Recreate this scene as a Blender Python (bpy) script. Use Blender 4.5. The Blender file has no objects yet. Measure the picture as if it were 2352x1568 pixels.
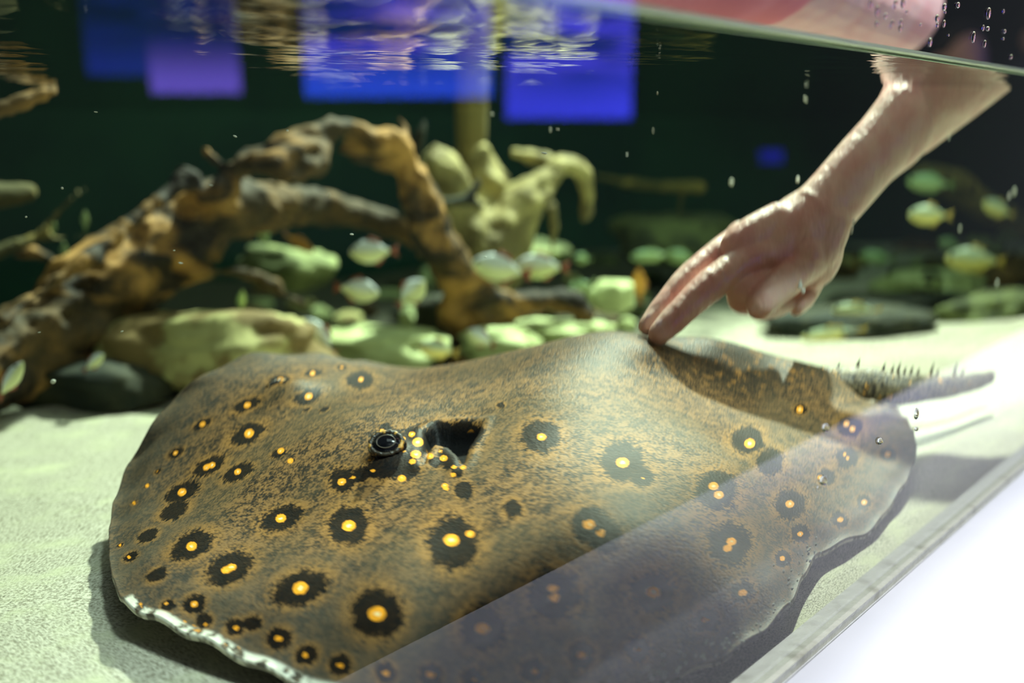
import bpy, bmesh, math, random
import numpy as np
from mathutils import Vector, Matrix, noise
from mathutils.bvhtree import BVHTree
S = bpy.context.scene
COL = S.collection
V = Vector

# ------------------------------------------------------------------ camera, world, lights, exposure
F_PX, HOR = 2100.0, 305.0
PITCH = math.atan((784 - HOR) / F_PX)
CAMH = 0.22
cam = bpy.data.objects.new('camera', bpy.data.cameras.new('camera'))
COL.objects.link(cam)
cam.location = (0, 0, CAMH)
cam.rotation_euler = (math.pi / 2 - PITCH, 0, 0)
cam.data.sensor_width = 36
cam.data.lens = 36 * F_PX / 2352
cam.data.clip_start = 0.005
cam.data.dof.use_dof = True
cam.data.dof.focus_distance = 0.425
cam.data.dof.aperture_fstop = 3.6
S.camera = cam
vs = S.view_settings
vs.view_transform = 'Standard'; vs.look = 'None'; vs.gamma = 1; vs.use_curve_mapping = False
vs.exposure = 0.0
S.cycles.max_bounces = 12
S.cycles.transparent_max_bounces = 24
S.cycles.transmission_bounces = 8
S.cycles.caustics_refractive = False
S.cycles.sample_clamp_indirect = 4

w = bpy.data.worlds.new('world'); S.world = w; w.use_nodes = True
w.node_tree.nodes['Background'].inputs[0].default_value = (0.55, 0.62, 0.7, 1)
w.node_tree.nodes['Background'].inputs[1].default_value = 0.12

# frame of the tank: T runs along the front glass, I points into the tank, N = depth behind the glass
T = V((0.6909971, 0.72285753, 0)); I = V((-0.72285753, 0.6909971, 0)); D0 = 0.16587142646
ZW = 0.2535            # water level
def at(t, n, z): return T * t + I * (n + D0) + V((0, 0, z))

def lamp(name, kind, loc, target, energy, color, size=0.1, size_y=None, spot=None, blend=0.5):
    l = bpy.data.lights.new(name, kind); l.energy = energy; l.color = color
    o = bpy.data.objects.new(name, l); COL.objects.link(o)
    o.location = loc
    o.rotation_euler = (V(target) - V(loc)).to_track_quat('-Z', 'Y').to_euler()
    if kind == 'AREA':
        l.size = size
        if size_y: l.shape = 'RECTANGLE'; l.size_y = size_y
    else: l.shadow_soft_size = size
    if spot: l.spot_size = math.radians(spot); l.spot_blend = blend
    return o
lamp('key_spotlight', 'SPOT', (0.02, 2.20, 1.70), (0.08, 0.55, 0.08), 720, (1.0, 0.885, 0.80), 0.045, spot=70)
lamp('tank_pendant_light', 'AREA', (-0.1, 1.5, 1.25), (-0.1, 1.5, 0), 6, (0.93, 1.0, 0.86), 0.7, 0.5)
lamp('near_fill_light', 'AREA', (0.10, 0.12, 1.2), (0.02, 0.36, 0), 1.5, (0.92, 0.96, 1.0), 0.4, 0.4)  # unseen fill added above the near glass to brighten the near wing and hand
lamp('ledge_downlight', 'SPOT', (0.75, -0.1, 1.6), (0.42, 0.38, 0), 310, (0.95, 0.96, 1.0), 0.12, spot=46)

# ------------------------------------------------------------------ optics of the place: which point a pixel shows
cp, sp = math.cos(PITCH), math.sin(PITCH)
NN = -I
def ray(x, y):
    return (V((0, cp, -sp)) * F_PX + V((1, 0, 0)) * (x - 1176) + V((0, sp, cp)) * (784 - y)).normalized()
CC = V((0, 0, CAMH))
def depth(p): return p.dot(I) - D0
def refr(x, y):
    d = ray(x, y); t = -depth(CC) / d.dot(I); h = CC + d * t
    dt = (d - NN * d.dot(NN)) / 1.33
    return h, dt - NN * math.sqrt(max(0, 1 - dt.length_squared))
def P(x, y, n):                       # seen through the water at depth n
    h, w_ = refr(x, y); return h + w_ * ((n - depth(h)) / w_.dot(I))
def PZ(x, y, z):
    h, w_ = refr(x, y); return h + w_ * ((z - h.z) / w_.z)
def PA(x, y, n):                      # seen through air only
    d = ray(x, y); return CC + d * ((n - depth(CC)) / d.dot(I))
def px(x, y, n, k=1.0):               # metres per pixel there
    return (P(x + 5, y, n) - P(x - 5, y, n)).length / 10 * k

# ------------------------------------------------------------------ materials
def lin(c): return tuple(((v / 255) / 12.92 if v / 255 <= .04045 else ((v / 255 + .055) / 1.055) ** 2.4) for v in c) + (1,)
class NT:
    def __init__(s, name):
        s.m = bpy.data.materials.new(name); s.m.use_nodes = True; s.t = s.m.node_tree
        s.t.nodes.clear(); s.out = s.t.nodes.new('ShaderNodeOutputMaterial')
    def n(s, typ, props=None, **ins):
        nd = s.t.nodes.new('ShaderNode' + typ)
        for k, v in (props or {}).items(): setattr(nd, k, v)
        for k, v in ins.items():
            key = int(k[1:]) if k[0] == 'i' and k[1:].isdigit() else k.replace('_', ' ')
            if hasattr(v, 'is_linked') or hasattr(v, 'links'): s.t.links.new(v, nd.inputs[key])
            else: nd.inputs[key].default_value = v
        return nd
    def math(s, op, a, b=0.0, c=0.0, clamp=False):
        nd = s.n('Math', {'operation': op, 'use_clamp': clamp}, i0=a, i1=b)
        if op in ('MULTIPLY_ADD',): 
            if hasattr(c, 'links'): s.t.links.new(c, nd.inputs[2])
            else: nd.inputs[2].default_value = c
        return nd.outputs[0]
    def step(s, v, lo, hi, a=0.0, b=1.0):
        nd = s.n('MapRange', {'interpolation_type': 'SMOOTHSTEP'}, Value=v)
        for k, x in zip((1, 2, 3, 4), (lo, hi, a, b)): nd.inputs[k].default_value = x
        return nd.outputs[0]
    def mix(s, f, a, b):
        nd = s.n('Mix', {'data_type': 'RGBA'})
        for k, v in ((0, f), (6, a), (7, b)):
            if hasattr(v, 'links'): s.t.links.new(v, nd.inputs[k])
            else: nd.inputs[k].default_value = v
        return nd.outputs[2]
    def noise(s, scale, detail=3, rough=.5, vec=None, dist=0):
        nd = s.n('TexNoise', None, Scale=scale, Detail=detail, Roughness=rough, Distortion=dist)
        if vec is None: vec = s.n('TexCoord').outputs['Object']
        s.t.links.new(vec, nd.inputs['Vector']); return nd.outputs[0]
    def attr(s, name): return s.n('Attribute', {'attribute_name': name}).outputs['Fac']
    def surf(s, sh): s.t.links.new(sh, s.out.inputs[0]); return s.m
    def pbsdf(s, **k): return s.n('BsdfPrincipled', None, **k)

def plain(name, rgb, rough=.6, rgb2=None, scale=40, bump=0, spec=.4, detail=4, lo=.4, hi=.6, sss=0, vecscale=None):
    t = NT(name)
    vec = None
    if vecscale:
        mp = t.n('Mapping', None, Vector=t.n('TexCoord').outputs['Object']); mp.inputs['Scale'].default_value = vecscale; vec = mp.outputs[0]
    c = lin(rgb)
    nz = None
    if rgb2 is not None:
        nz = t.noise(scale, detail, vec=vec)
        c = t.mix(t.step(nz, lo, hi), lin(rgb), lin(rgb2))
    b = t.pbsdf(Base_Color=c, Roughness=rough)
    b.inputs['Specular IOR Level'].default_value = spec
    if sss: b.inputs['Subsurface Weight'].default_value = sss; b.inputs['Subsurface Scale'].default_value = .008; b.inputs['Subsurface Radius'].default_value = (1, .35, .2)
    if bump:
        nz2 = t.noise(scale * 2, 5, vec=vec)
        bp = t.n('Bump', None, Height=nz2, Strength=bump, Distance=.004); t.t.links.new(bp.outputs[0], b.inputs['Normal'])
    return t.surf(b.outputs[0])

def emit(name, rgb, e):
    t = NT(name); return t.surf(t.n('Emission', None, Color=lin(rgb), Strength=e).outputs[0])

# ------------------------------------------------------------------ mesh helpers
def link(name, me, m=None, parent=None, smooth=True):
    o = bpy.data.objects.new(name, me); COL.objects.link(o)
    if m: me.materials.append(m)
    if parent: o.parent = parent; o.matrix_parent_inverse = Matrix.Translation(parent.location).inverted()
    if smooth:
        for p in me.polygons: p.use_smooth = True
    return o
def from_bm(name, bm, m=None, parent=None, smooth=True):
    bmesh.ops.recalc_face_normals(bm, faces=bm.faces)
    me = bpy.data.meshes.new(name); bm.to_mesh(me); bm.free(); return link(name, me, m, parent, smooth)
def empty(name, loc, label=None, cat=None, group=None):
    o = bpy.data.objects.new(name, None); COL.objects.link(o); o.location = loc; o.empty_display_size = .02
    if label: tag(o, label, cat, group)
    return o
def tag(o, label, cat, group=None, kind=None):
    o['label'] = label; o['category'] = cat
    if group: o['group'] = group
    if kind: o['kind'] = kind
    return o
def struct(o, label=None, cat=None):
    o['kind'] = 'structure'
    if label: o['label'] = label
    if cat: o['category'] = cat
    return o
def smoothpath(pts, rad, sub=6):
    pts = [V(p) for p in pts]; out = []; r = []
    n = len(pts)
    for i in range(n - 1):
        p0, p1, p2, p3 = pts[max(i - 1, 0)], pts[i], pts[i + 1], pts[min(i + 2, n - 1)]
        for k in range(sub):
            t = k / sub
            out.append(.5 * ((2 * p1) + (p2 - p0) * t + (2 * p0 - 5 * p1 + 4 * p2 - p3) * t * t + (3 * p1 - p0 - 3 * p2 + p3) * t ** 3))
            r.append(rad[i] + (rad[i + 1] - rad[i]) * (t * t * (3 - 2 * t)))
    out.append(pts[-1]); r.append(rad[-1]); return out, r
def tube(bm, pts, rad, seg=14, sub=6, flat=1.0, flatdir=None, rough=0, fr=20, seed=0, cap=True):
    """rounded, tapered tube; flat<1 squeezes it along flatdir"""
    if sub: pts, rad = smoothpath(pts, rad, sub)
    rings = []; up = V((0, 0, 1))
    tprev = None
    for i, p in enumerate(pts):
        t = (pts[min(i + 1, len(pts) - 1)] - pts[max(i - 1, 0)]).normalized()
        if tprev is None:
            if abs(t.dot(up)) > .9: up = V((1, 0, 0))
            u = t.cross(up).normalized()
        else:
            u = (u - t * u.dot(t)).normalized()
        v = t.cross(u); tprev = t
        ring = []
        for k in range(seg):
            a = 2 * math.pi * k / seg
            d = u * math.cos(a) + v * math.sin(a)
            if flatdir is not None: d = d - flatdir * d.dot(flatdir) * (1 - flat)
            rr = rad[i]
            if rough: rr *= 1 + rough * noise.noise((p + d * rad[i]) * fr + V((seed, 0, 0)))
            ring.append(bm.verts.new(p + d * rr))
        rings.append(ring)
    for a, b in zip(rings, rings[1:]):
        for k in range(seg): bm.faces.new((a[k], a[(k + 1) % seg], b[(k + 1) % seg], b[k]))
    if cap:
        for ring, i, sgn in ((rings[0], 0, -1), (rings[-1], -1, 1)):
            t = (pts[1] - pts[0]).normalized() if i == 0 else (pts[-1] - pts[-2]).normalized()
            prev = ring
            for q in (.45, .8):
                nr = [bm.verts.new(pts[i] + (v.co - pts[i]) * math.cos(q * math.pi / 2) / (math.cos(0) if prev is ring else 1) + t * sgn * rad[i] * .9 * math.sin(q * math.pi / 2)) for v in ring]
                for k in range(seg): bm.faces.new((prev[k], prev[(k + 1) % seg], nr[(k + 1) % seg], nr[k]))
                prev = nr
            c = bm.verts.new(pts[i] + t * sgn * rad[i] * .9)
            for k in range(seg): bm.faces.new((prev[k], prev[(k + 1) % seg], c))
def ellipsoid(bm, c, r, mat=None, seg=20, ring=12):
    M = Matrix.Translation(c) @ (mat.to_4x4() if mat else Matrix.Identity(4)) @ Matrix.Diagonal((*r, 1))
    bmesh.ops.create_uvsphere(bm, u_segments=seg, v_segments=ring, radius=1, matrix=M)
def remesh(o, vox, smooth=4, disp=None):
    r = o.modifiers.new('r', 'REMESH'); r.mode = 'VOXEL'; r.voxel_size = vox; r.use_smooth_shade = True
    if smooth:
        s = o.modifiers.new('s', 'SMOOTH'); s.iterations = smooth; s.factor = .5
    for (size, st, depth_) in disp or ():
        tx = bpy.data.textures.new('t', 'CLOUDS'); tx.noise_scale = size; tx.noise_depth = depth_
        d = o.modifiers.new('d', 'DISPLACE'); d.texture = tx; d.strength = st; d.mid_level = .5; d.texture_coords = 'LOCAL'
def quad(bm, a, b, c, d): return bm.faces.new([bm.verts.new(p) for p in (a, b, c, d)])
def box(bm, t0, t1, n0, n1, z0, z1):
    vs_ = [bm.verts.new(at(t, n, z)) for t in (t0, t1) for n in (n0, n1) for z in (z0, z1)]
    for f in ((0, 1, 3, 2), (4, 6, 7, 5), (0, 4, 5, 1), (2, 3, 7, 6), (0, 2, 6, 4), (1, 5, 7, 3)): bm.faces.new([vs_[k] for k in f])

# ------------------------------------------------------------------ SETTING
TA, TB, NB = -0.9, 4.2, 1.75
def bank(t):                                 # where the near sand bank ends
    xs = [-1, .1, .2, .3, .4, .9, 1.0, 1.2, 1.6, 4.3]; ys = [.78, .81, .825, .82, .76, .60, .545, .51, .45, .42]
    return float(np.interp(t, xs, ys))
def sand_z(t, n):
    b = bank(t) + .012 * noise.noise(V((t * 9, n * 4, 1)))
    s = min(1, max(0, (n - b) / .07)); s = s * s * (3 - 2 * s)
    near = .0025 * noise.noise(V((t * 14, n * 14, 0))) + .006 * math.exp(-((n - b + .015) / .02) ** 2)
    near *= min(1, max(0, n / .05))
    far = -.045 + .018 * noise.noise(V((t * 3.2, n * 3.2, 5))) + .03 * max(0, n - 1.2)
    return near * (1 - s) + far * s
bm = bmesh.new()
ts = np.concatenate([np.linspace(TA, 1.3, 230), np.linspace(1.33, TB, 60)]); ns = np.concatenate([np.linspace(0, .95, 130), np.linspace(.97, NB, 40)])
g = [[bm.verts.new(at(t, n, sand_z(t, n))) for n in ns] for t in ts]
for i in range(len(ts) - 1):
    for j in range(len(ns) - 1): bm.faces.new((g[i][j], g[i + 1][j], g[i + 1][j + 1], g[i][j + 1]))
t = NT('pale sand')
n1 = t.noise(700, 2, .6); n2 = t.noise(28, 4, .6); n3 = t.noise(260, 3, .7)
c = t.mix(t.step(n1, .35, .62), lin((128, 122, 104)), lin((200, 194, 178)))
c = t.mix(t.step(n2, .45, .75), c, lin((190, 188, 160)))
c = t.mix(t.step(n3, .64, .70), c, lin((88, 82, 66)))
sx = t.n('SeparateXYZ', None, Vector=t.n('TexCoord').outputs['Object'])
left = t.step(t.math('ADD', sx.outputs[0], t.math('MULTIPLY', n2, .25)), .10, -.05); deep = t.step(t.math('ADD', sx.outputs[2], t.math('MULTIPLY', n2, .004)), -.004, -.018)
c = t.mix(t.math('MULTIPLY', t.math('MULTIPLY', left, deep), .9), c, lin((44, 42, 26)))  # shade among the rocks on the far left floor, painted into the sand
b = t.pbsdf(Base_Color=c, Roughness=.9); bp = t.n('Bump', None, Height=n1, Strength=.5, Distance=.0015); t.t.links.new(bp.outputs[0], b.inputs['Normal'])
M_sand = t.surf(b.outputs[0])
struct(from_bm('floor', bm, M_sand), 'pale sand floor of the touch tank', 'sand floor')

bm = bmesh.new(); box(bm, TA - .05, TB + .05, NB, NB + .05, -.3, .31)
struct(from_bm('wall_back', bm, plain('dark green wall', (32, 74, 58), .7, (20, 58, 50), 3), smooth=False), 'dark green back wall of the tank', 'wall')
bm = bmesh.new(); box(bm, TA - .05, TA, 0, NB, -.3, .31)
struct(from_bm('wall_left', bm, plain('dark teal wall', (10, 30, 30), .7), smooth=False), 'dark left end wall of the tank', 'wall')
bm = bmesh.new(); box(bm, TB, TB + .05, 0, NB, -.3, .31)
struct(from_bm('wall_right', bm, plain('green end wall', (24, 60, 48), .7), smooth=False), 'dark green right end wall of the tank', 'wall')

# front glass: a real pane that mirrors a little of the room
t = NT('clear glass')
geo = t.n('NewGeometry')
cs = t.math('ABSOLUTE', t.n('VectorMath', {'operation': 'DOT_PRODUCT'}, i0=geo.outputs['Normal'], i1=geo.outputs['Incoming']).outputs['Value'])
f5 = t.math('POWER', t.math('SUBTRACT', 1.0, cs, clamp=True), 5.0)
fr = t.math('MULTIPLY_ADD', f5, .95, .045)
mx = t.n('MixShader'); t.t.links.new(fr, mx.inputs[0])
t.t.links.new(t.n('BsdfTransparent', None, Color=(.97, .99, .975, 1)).outputs[0], mx.inputs[1])
t.t.links.new(t.n('BsdfGlossy', None, Roughness=0.0).outputs[0], mx.inputs[2])
M_glass = t.surf(mx.outputs[0])
t = NT('clear inner glass'); M_glass_in = t.surf(t.n('BsdfTransparent').outputs[0])
bm = bmesh.new(); box(bm, TA, TB, -.0100, -.0004, .0, .36)
pane = from_bm('window_1', bm, M_glass, smooth=False); pane.data.materials.append(M_glass_in)
for p in pane.data.polygons:
    if abs(depth(p.center) + .01) > .0005: p.material_index = 1
struct(pane, 'clear front glass pane of the tank', 'glass pane')

# water: closed body, refracting at the glass, mirror-like when its surface is seen from below
t = NT('water side'); M_wfront = t.surf(t.n('BsdfRefraction', None, IOR=1.33, Roughness=0.0).outputs[0])
t = NT('water surface')
geo = t.n('NewGeometry')
mp = t.n('Mapping', None, Vector=t.n('TexCoord').outputs['Object'])
nz = t.noise(6, 2, .5, vec=mp.outputs[0]); nz2 = t.noise(26, 2, .5, vec=mp.outputs[0])
hsum = t.math('ADD', nz, t.math('MULTIPLY', nz2, .25))
bp = t.n('Bump', None, Height=hsum, Strength=1.0, Distance=.0026)
fr = t.n('Fresnel', None, IOR=1.33); 
mx = t.n('MixShader'); t.t.links.new(fr.outputs[0], mx.inputs[0])
t.t.links.new(t.n('BsdfTransparent').outputs[0], mx.inputs[1])
gl = t.n('BsdfGlossy', None, Roughness=0.015); t.t.links.new(bp.outputs[0], gl.inputs['Normal'])
t.t.links.new(gl.outputs[0], mx.inputs[2])
M_wtop = t.surf(mx.outputs[0])
for q in ('water side', 'water surface'):
    mt = bpy.data.materials[q]; vv = mt.node_tree.nodes.new('ShaderNodeVolumeAbsorption')
    vv.inputs['Color'].default_value = (.50, .86, .68, 1); vv.inputs['Density'].default_value = .34
    mt.node_tree.links.new(vv.outputs[0], [n for n in mt.node_tree.nodes if n.type == 'OUTPUT_MATERIAL'][0].inputs['Volume'])
bm = bmesh.new(); box(bm, TA - .02, TB + .02, 0, NB + .02, -.25, ZW)
water = from_bm('water', bm, M_wfront, smooth=False); water.data.materials.append(M_wtop)
for p in water.data.polygons:
    if p.center.z > ZW - .001: p.material_index = 1
struct(water, 'still green-tinted water filling the tank', 'water')
# meniscus where the water climbs the glass
bm = bmesh.new()
for i in range(400):
    t0, t1 = -.3 + i * .01, -.3 + (i + 1) * .01
    prof = [(-.0003, ZW + .0026), (.0006, ZW + .0014), (.0016, ZW + .0006), (.0034, ZW + .0002), (.0034, ZW - .0004), (-.0003, ZW - .0012)]
    for (a, b_) in zip(prof, prof[1:]): quad(bm, at(t0, *a), at(t1, *a), at(t1, *b_), at(t0, *b_))
mz = NT('wet rim'); b = mz.pbsdf(Base_Color=lin((196, 206, 168)), Roughness=.12)  # bright gleam of the waterline painted in as a pale base colour
men = from_bm('meniscus', bm, mz.surf(b.outputs[0]), water)

# silicone seam and white ledge outside
bm = bmesh.new(); box(bm, TA, TB, -.0125, -.0003, -.03, .0012)
for v in bm.verts: pass
struct(from_bm('trim_1', bm, plain('silicone', (140, 142, 130), .3, (104, 104, 92), 60, .3, lo=.5, hi=.8), smooth=False), 'pale silicone seam under the front glass', 'seam')
bm = bmesh.new(); box(bm, TA, TB, -.142, -.0125, -.05, -.0005)
bmesh.ops.bevel(bm, geom=bm.edges, offset=.003, segments=3, affect='EDGES')
M_white = plain('white ledge', (236, 238, 242), .35, (226, 229, 235), 4)
struct(from_bm('trim_2', bm, M_white), 'white ledge running along the outside of the glass', 'ledge')
bm = bmesh.new(); box(bm, TA, TB, -.13, NB + .05, -.85, -.25)
struct(from_bm('trim_3', bm, plain('dark base', (40, 40, 42), .6), smooth=False), 'dark plinth carrying the tank', 'plinth')
# dark room around
bm = bmesh.new(); quad(bm, V((-6, -5, -.85)), V((8, -5, -.85)), V((8, 8, -.85)), V((-6, 8, -.85)))
struct(from_bm('room_floor', bm, plain('dark carpet', (38, 38, 42), .9, (28, 28, 30), 5)), 'dark gallery floor', 'floor')
bm = bmesh.new(); quad(bm, V((-6, 7, -.85)), V((9, 7, -.85)), V((9, 7, 2.6)), V((-6, 7, 2.6)))
struct(from_bm('wall_room_far', bm, plain('room wall', (40, 44, 50), .9, (20, 22, 24), 2)), 'dark far wall of the gallery', 'wall')

# blue display windows of the gallery, mirrored in the front glass
def mirror(p): return p - I * (2 * (depth(p) + .010))
def virt(x, y, Y):
    d = ray(x, y); return CC + d * (Y / d.y)
def blue(name, x0, y0, x1, y1, cols, e, label, Y=3.4):
    a, b_, c_, d_ = (virt(x0, y0, Y), virt(x1, y0, Y), virt(x1, y1, Y), virt(x0, y1, Y))
    zt, zb = (a.z + b_.z) / 2, (c_.z + d_.z) / 2
    xl, xr = (a.x + d_.x) / 2, (b_.x + c_.x) / 2
    q = [mirror(V(p)) for p in ((xl, Y, zb), (xr, Y, zb), (xr, Y, zt), (xl, Y, zt))]
    bm = bmesh.new(); f = quad(bm, *q)
    nrm = mirror(V((0, Y + 1, 1))) - mirror(V((0, Y, 1)))
    r = bmesh.ops.extrude_face_region(bm, geom=[f]); 
    for v in r['geom']:
        if isinstance(v, bmesh.types.BMVert): v.co += nrm * .04
    t = NT(name + ' glow')
    mp = t.n('Mapping', None, Vector=t.n('TexCoord').outputs['Generated']); mp.inputs['Scale'].default_value = (.5, .5, 6.5)
    nz = t.noise(2.2, 2, .5, vec=mp.outputs[0], dist=.3)
    col = t.mix(t.step(nz, .38, .62), lin(cols[0]), lin(cols[1]))
    sx = t.n('SeparateXYZ', None, Vector=t.n('TexCoord').outputs['Generated'])
    if len(cols) > 2:
        col = t.mix(t.step(sx.outputs[2], .30, .02), col, lin(cols[2]))
    o = from_bm('window_' + name, bm, t.surf(t.n('Emission', None, Color=col, Strength=e).outputs[0]), smooth=False)
    struct(o, label, 'blue window')
blue('2', 1162, -260, 1457, 272, ((20, 36, 112), (84, 76, 255), (66, 70, 255)), 15, 'right blue lit display window mirrored in the glass')
blue('3', 690, -260, 1128, 222, ((20, 36, 112), (88, 76, 250), (48, 84, 255)), 14, 'middle blue lit display window mirrored in the glass')
blue('4', 328, -260, 532, 213, ((26, 32, 90), (34, 40, 130), (130, 104, 250)), 12, 'left blue lit display window mirrored in the glass')
blue('5', 180, -260, 322, 172, ((20, 26, 70), (26, 36, 120), (36, 46, 160)), 11, 'dim narrow blue display window mirrored in the glass')
blue('6', 1752, 345, 1798, 374, ((30, 28, 150), (50, 40, 190)), 6, 'small violet indicator light mirrored in the glass')

# ------------------------------------------------------------------ STINGRAY
def tn(p): return (p.dot(T), depth(p))
OUT = [  # outline of the disc: pixel x, y, height of the margin; or ('w', T, N, z)
 (250,1235,.018),(262,1150,.024),(298,1060,.036),(340,990,.050),(400,912,.064),(460,868,.073),(530,828,.079),(600,811,.080),(690,811,.077),(780,820,.070),(860,836,.060),
 ('w',.45,.545,.030),('w',.52,.535,.012),('w',.59,.49,.010),('w',.635,.41,.012),('w',.645,.33,.016),('w',.638,.275,.026),
 (2010,922,.034),(2062,940,.026),(2096,985,.022),(2105,1040,.018),(2085,1095,.014),(2050,1150,.011),(2010,1205,.009),(1960,1233,.010),
 (1890,1262,.013),(1850,1310,.015),(1815,1380,.015),(1740,1455,.014),(1660,1503,.011),(1560,1545,.008),(1480,1572,.007),
 ('w',.235,.040,.006),('w',.205,.085,.005),('w',.187,.130,.006),
 (690,1566,.009),(600,1528,.012),(500,1480,.015),(400,1435,.017),(330,1403,.018),(285,1378,.018),(256,1315,.017)]
def wp(c):
    if c[0] == 'w': return V((c[1], c[2], c[3]))
    p = PZ(*c); return V((*tn(p), p.z))
op = [wp(c) for c in OUT]
NTH, NR = 520, 210
def crloop(pts, n):
    m = len(pts); seg = [(pts[(i + 1) % m] - pts[i]).length for i in range(m)]; cum = np.concatenate([[0], np.cumsum(seg)])
    res = []
    for k in range(n):
        s = cum[-1] * k / n; i = min(int(np.searchsorted(cum, s, 'right') - 1), m - 1); t = (s - cum[i]) / seg[i]
        p0, p1, p2, p3 = pts[i - 1], pts[i], pts[(i + 1) % m], pts[(i + 2) % m]
        res.append(.5 * ((2 * p1) + (p2 - p0) * t + (2 * p0 - 5 * p1 + 4 * p2 - p3) * t * t + (3 * p1 - p0 - 3 * p2 + p3) * t ** 3))
    return res
loop = crloop(op, NTH)
ctrl = [tuple(loop[i]) for i in range(0, NTH, 8)]
# interior: (pixel, height) pairs on the skin
RIDGE = [(1640,784,.298),(1720,801,.294),(1820,824,.276),(1885,842,.262),(1930,858,.254),(1980,870,.240)]
INN = [(890,1045,.064),(1040,1010,.066),(1240,1000,.077),(1430,1060,.068),(1038,1238,.052),(800,1206,.045),(688,1350,.034),(865,1408,.036),(645,1190,.040),
       (1270,1362,.046),(1500,1360,.040),(1675,1250,.043),(1647,1125,.055),(1815,1157,.035),(1720,1017,.052),(1108,1443,.036),(440,1253,.031),(523,1306,.030),
       (570,996,.055),(708,912,.068),(480,1070,.043),(418,1130,.033),(1620,1000,.064),(1930,1060,.030),(1500,850,.081),(1600,890,.068),(1600,840,.075),(1700,945,.056),(1700,890,.058),(1750,850,.063),(1800,1000,.046),(1830,930,.046),(1860,890,.050),(1490,800,.093),(1400,760,.096),(1560,800,.084),(1300,775,.095),(1120,860,.081),(960,880,.072),
       (1240,900,.085),(1930,890,.046),(1335,1504,.030),(1621,1423,.024),(780,980,.069)]
for c_ in INN:
    p = PZ(*c_); ctrl.append((*tn(p), p.z))
for c_ in RIDGE:
    p = P(*c_); ctrl.append((*tn(p), p.z))
ctrl += [(.46,.36,.084),(.40,.38,.082),(.50,.44,.048),(.44,.47,.055),(.60,.40,.030),(.55,.39,.045),(.37,.47,.066)]
A = np.array(ctrl)
def phi(r2): return np.where(r2 > 1e-14, r2 * np.log(np.sqrt(r2) + 1e-12), 0)
nC = len(A); d2 = ((A[:, None, :2] - A[None, :, :2]) ** 2).sum(-1)
K = np.zeros((nC + 3, nC + 3)); K[:nC, :nC] = phi(d2) + np.eye(nC) * 2e-4; K[:nC, nC:] = np.c_[np.ones(nC), A[:, :2]]; K[nC:, :nC] = K[:nC, nC:].T
sol = np.linalg.solve(K, np.r_[A[:, 2], 0, 0, 0])
def hfun(q):
    q = np.atleast_2d(q); out = np.zeros(len(q))
    for a in range(0, len(q), 20000):
        s = q[a:a + 20000]; r2 = ((s[:, None] - A[None, :, :2]) ** 2).sum(-1); out[a:a + 20000] = phi(r2) @ sol[:nC] + sol[nC] + s @ sol[nC + 1:]
    return out
cen = np.array([.40, .31]); L = np.array([(p.x, p.y) for p in loop]); Lz = np.array([p.z for p in loop])
rs = np.concatenate([np.linspace(0, .9, int(NR * .8), endpoint=False), np.linspace(.9, 1, NR - int(NR * .8))])
grid = cen + rs[:, None, None] * (L - cen)[None]
Zt = hfun(grid.reshape(-1, 2)).reshape(NR, NTH)
bl = np.clip((rs - .93) / .07, 0, 1)[:, None] ** 2
Zt = Zt * (1 - bl) + Lz[None] * bl
def local(pxl, z):           # T,N of a pixel on the skin, iterated on the height field
    for _ in range(12):
        p = PZ(pxl[0], pxl[1], z); z2 = float(hfun(np.array(tn(p)))[0]); z = .5 * z + .5 * z2
    return np.array(tn(PZ(pxl[0], pxl[1], z))), z
# relief: eye mounds, spiracle, soft folds
def gauss(c_, r): return np.exp(-(((grid - c_) ** 2).sum(-1)) / r ** 2)
ax = np.array([-.96, .27]); ax /= np.linalg.norm(ax)
perp = np.array([-ax[1], ax[0]])
eye_c, eye_z = local((893, 1052), .06); sp_c, sp_z = local((1045, 1022), .06)
eye2_c = np.array([.288, .428])
Zt += .0075 * gauss(eye_c, .013) + .007 * gauss(eye2_c, .016)
HOLE = [(972,992),(1000,974),(1040,972),(1080,974),(1108,972),(1098,1000),(1078,1030),(1068,1062),(1058,1078),(1052,1050),(1030,1030),(1000,1024),(985,1040),(978,1068),(968,1070),(975,1030)]
hl = np.array([local(p, .065)[0] for p in HOLE])
def inpoly(pts, poly):
    x, y = pts[..., 0], pts[..., 1]; ins = np.zeros(x.shape, bool); dmin = np.full(x.shape, 1e9)
    for i in range(len(poly)):
        (x1, y1), (x2, y2) = poly[i - 1], poly[i]
        c1 = (y1 > y) != (y2 > y)
        ins ^= c1 & (x < (x2 - x1) * (y - y1) / (y2 - y1 + 1e-15) + x1)
        tt = np.clip(((x - x1) * (x2 - x1) + (y - y1) * (y2 - y1)) / ((x2 - x1) ** 2 + (y2 - y1) ** 2), 0, 1)
        dmin = np.minimum(dmin, np.hypot(x - x1 - tt * (x2 - x1), y - y1 - tt * (y2 - y1)))
    return ins, dmin
ins, dm = inpoly(grid, hl)
sd = np.where(ins, -dm, dm)
Zt -= .010 * np.clip(-sd / .004, 0, 1)
Zt += .0012 * np.exp(-((sd - .003) / .003) ** 2)
fold = np.sin(((grid - cen) @ perp) * 70 + 3 * np.sin(((grid - cen) @ ax) * 18))
Zt += .0007 * fold * np.clip((rs[:, None] - .35) * 2, 0, 1) * np.clip((1 - rs[:, None]) * 6, 0, 1)
edge_wave = .0012 * np.sin(np.arange(NTH) / NTH * 2 * math.pi * 46 + 2 * np.sin(np.arange(NTH) * .05))
Zt += edge_wave[None] * np.clip((rs[:, None] - .9) * 10, 0, 1)
Zt = np.maximum(Zt, .0045)
thick = .0028 + .09 * np.clip(1 - rs[:, None], 0, 1) ** 1.1
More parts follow.
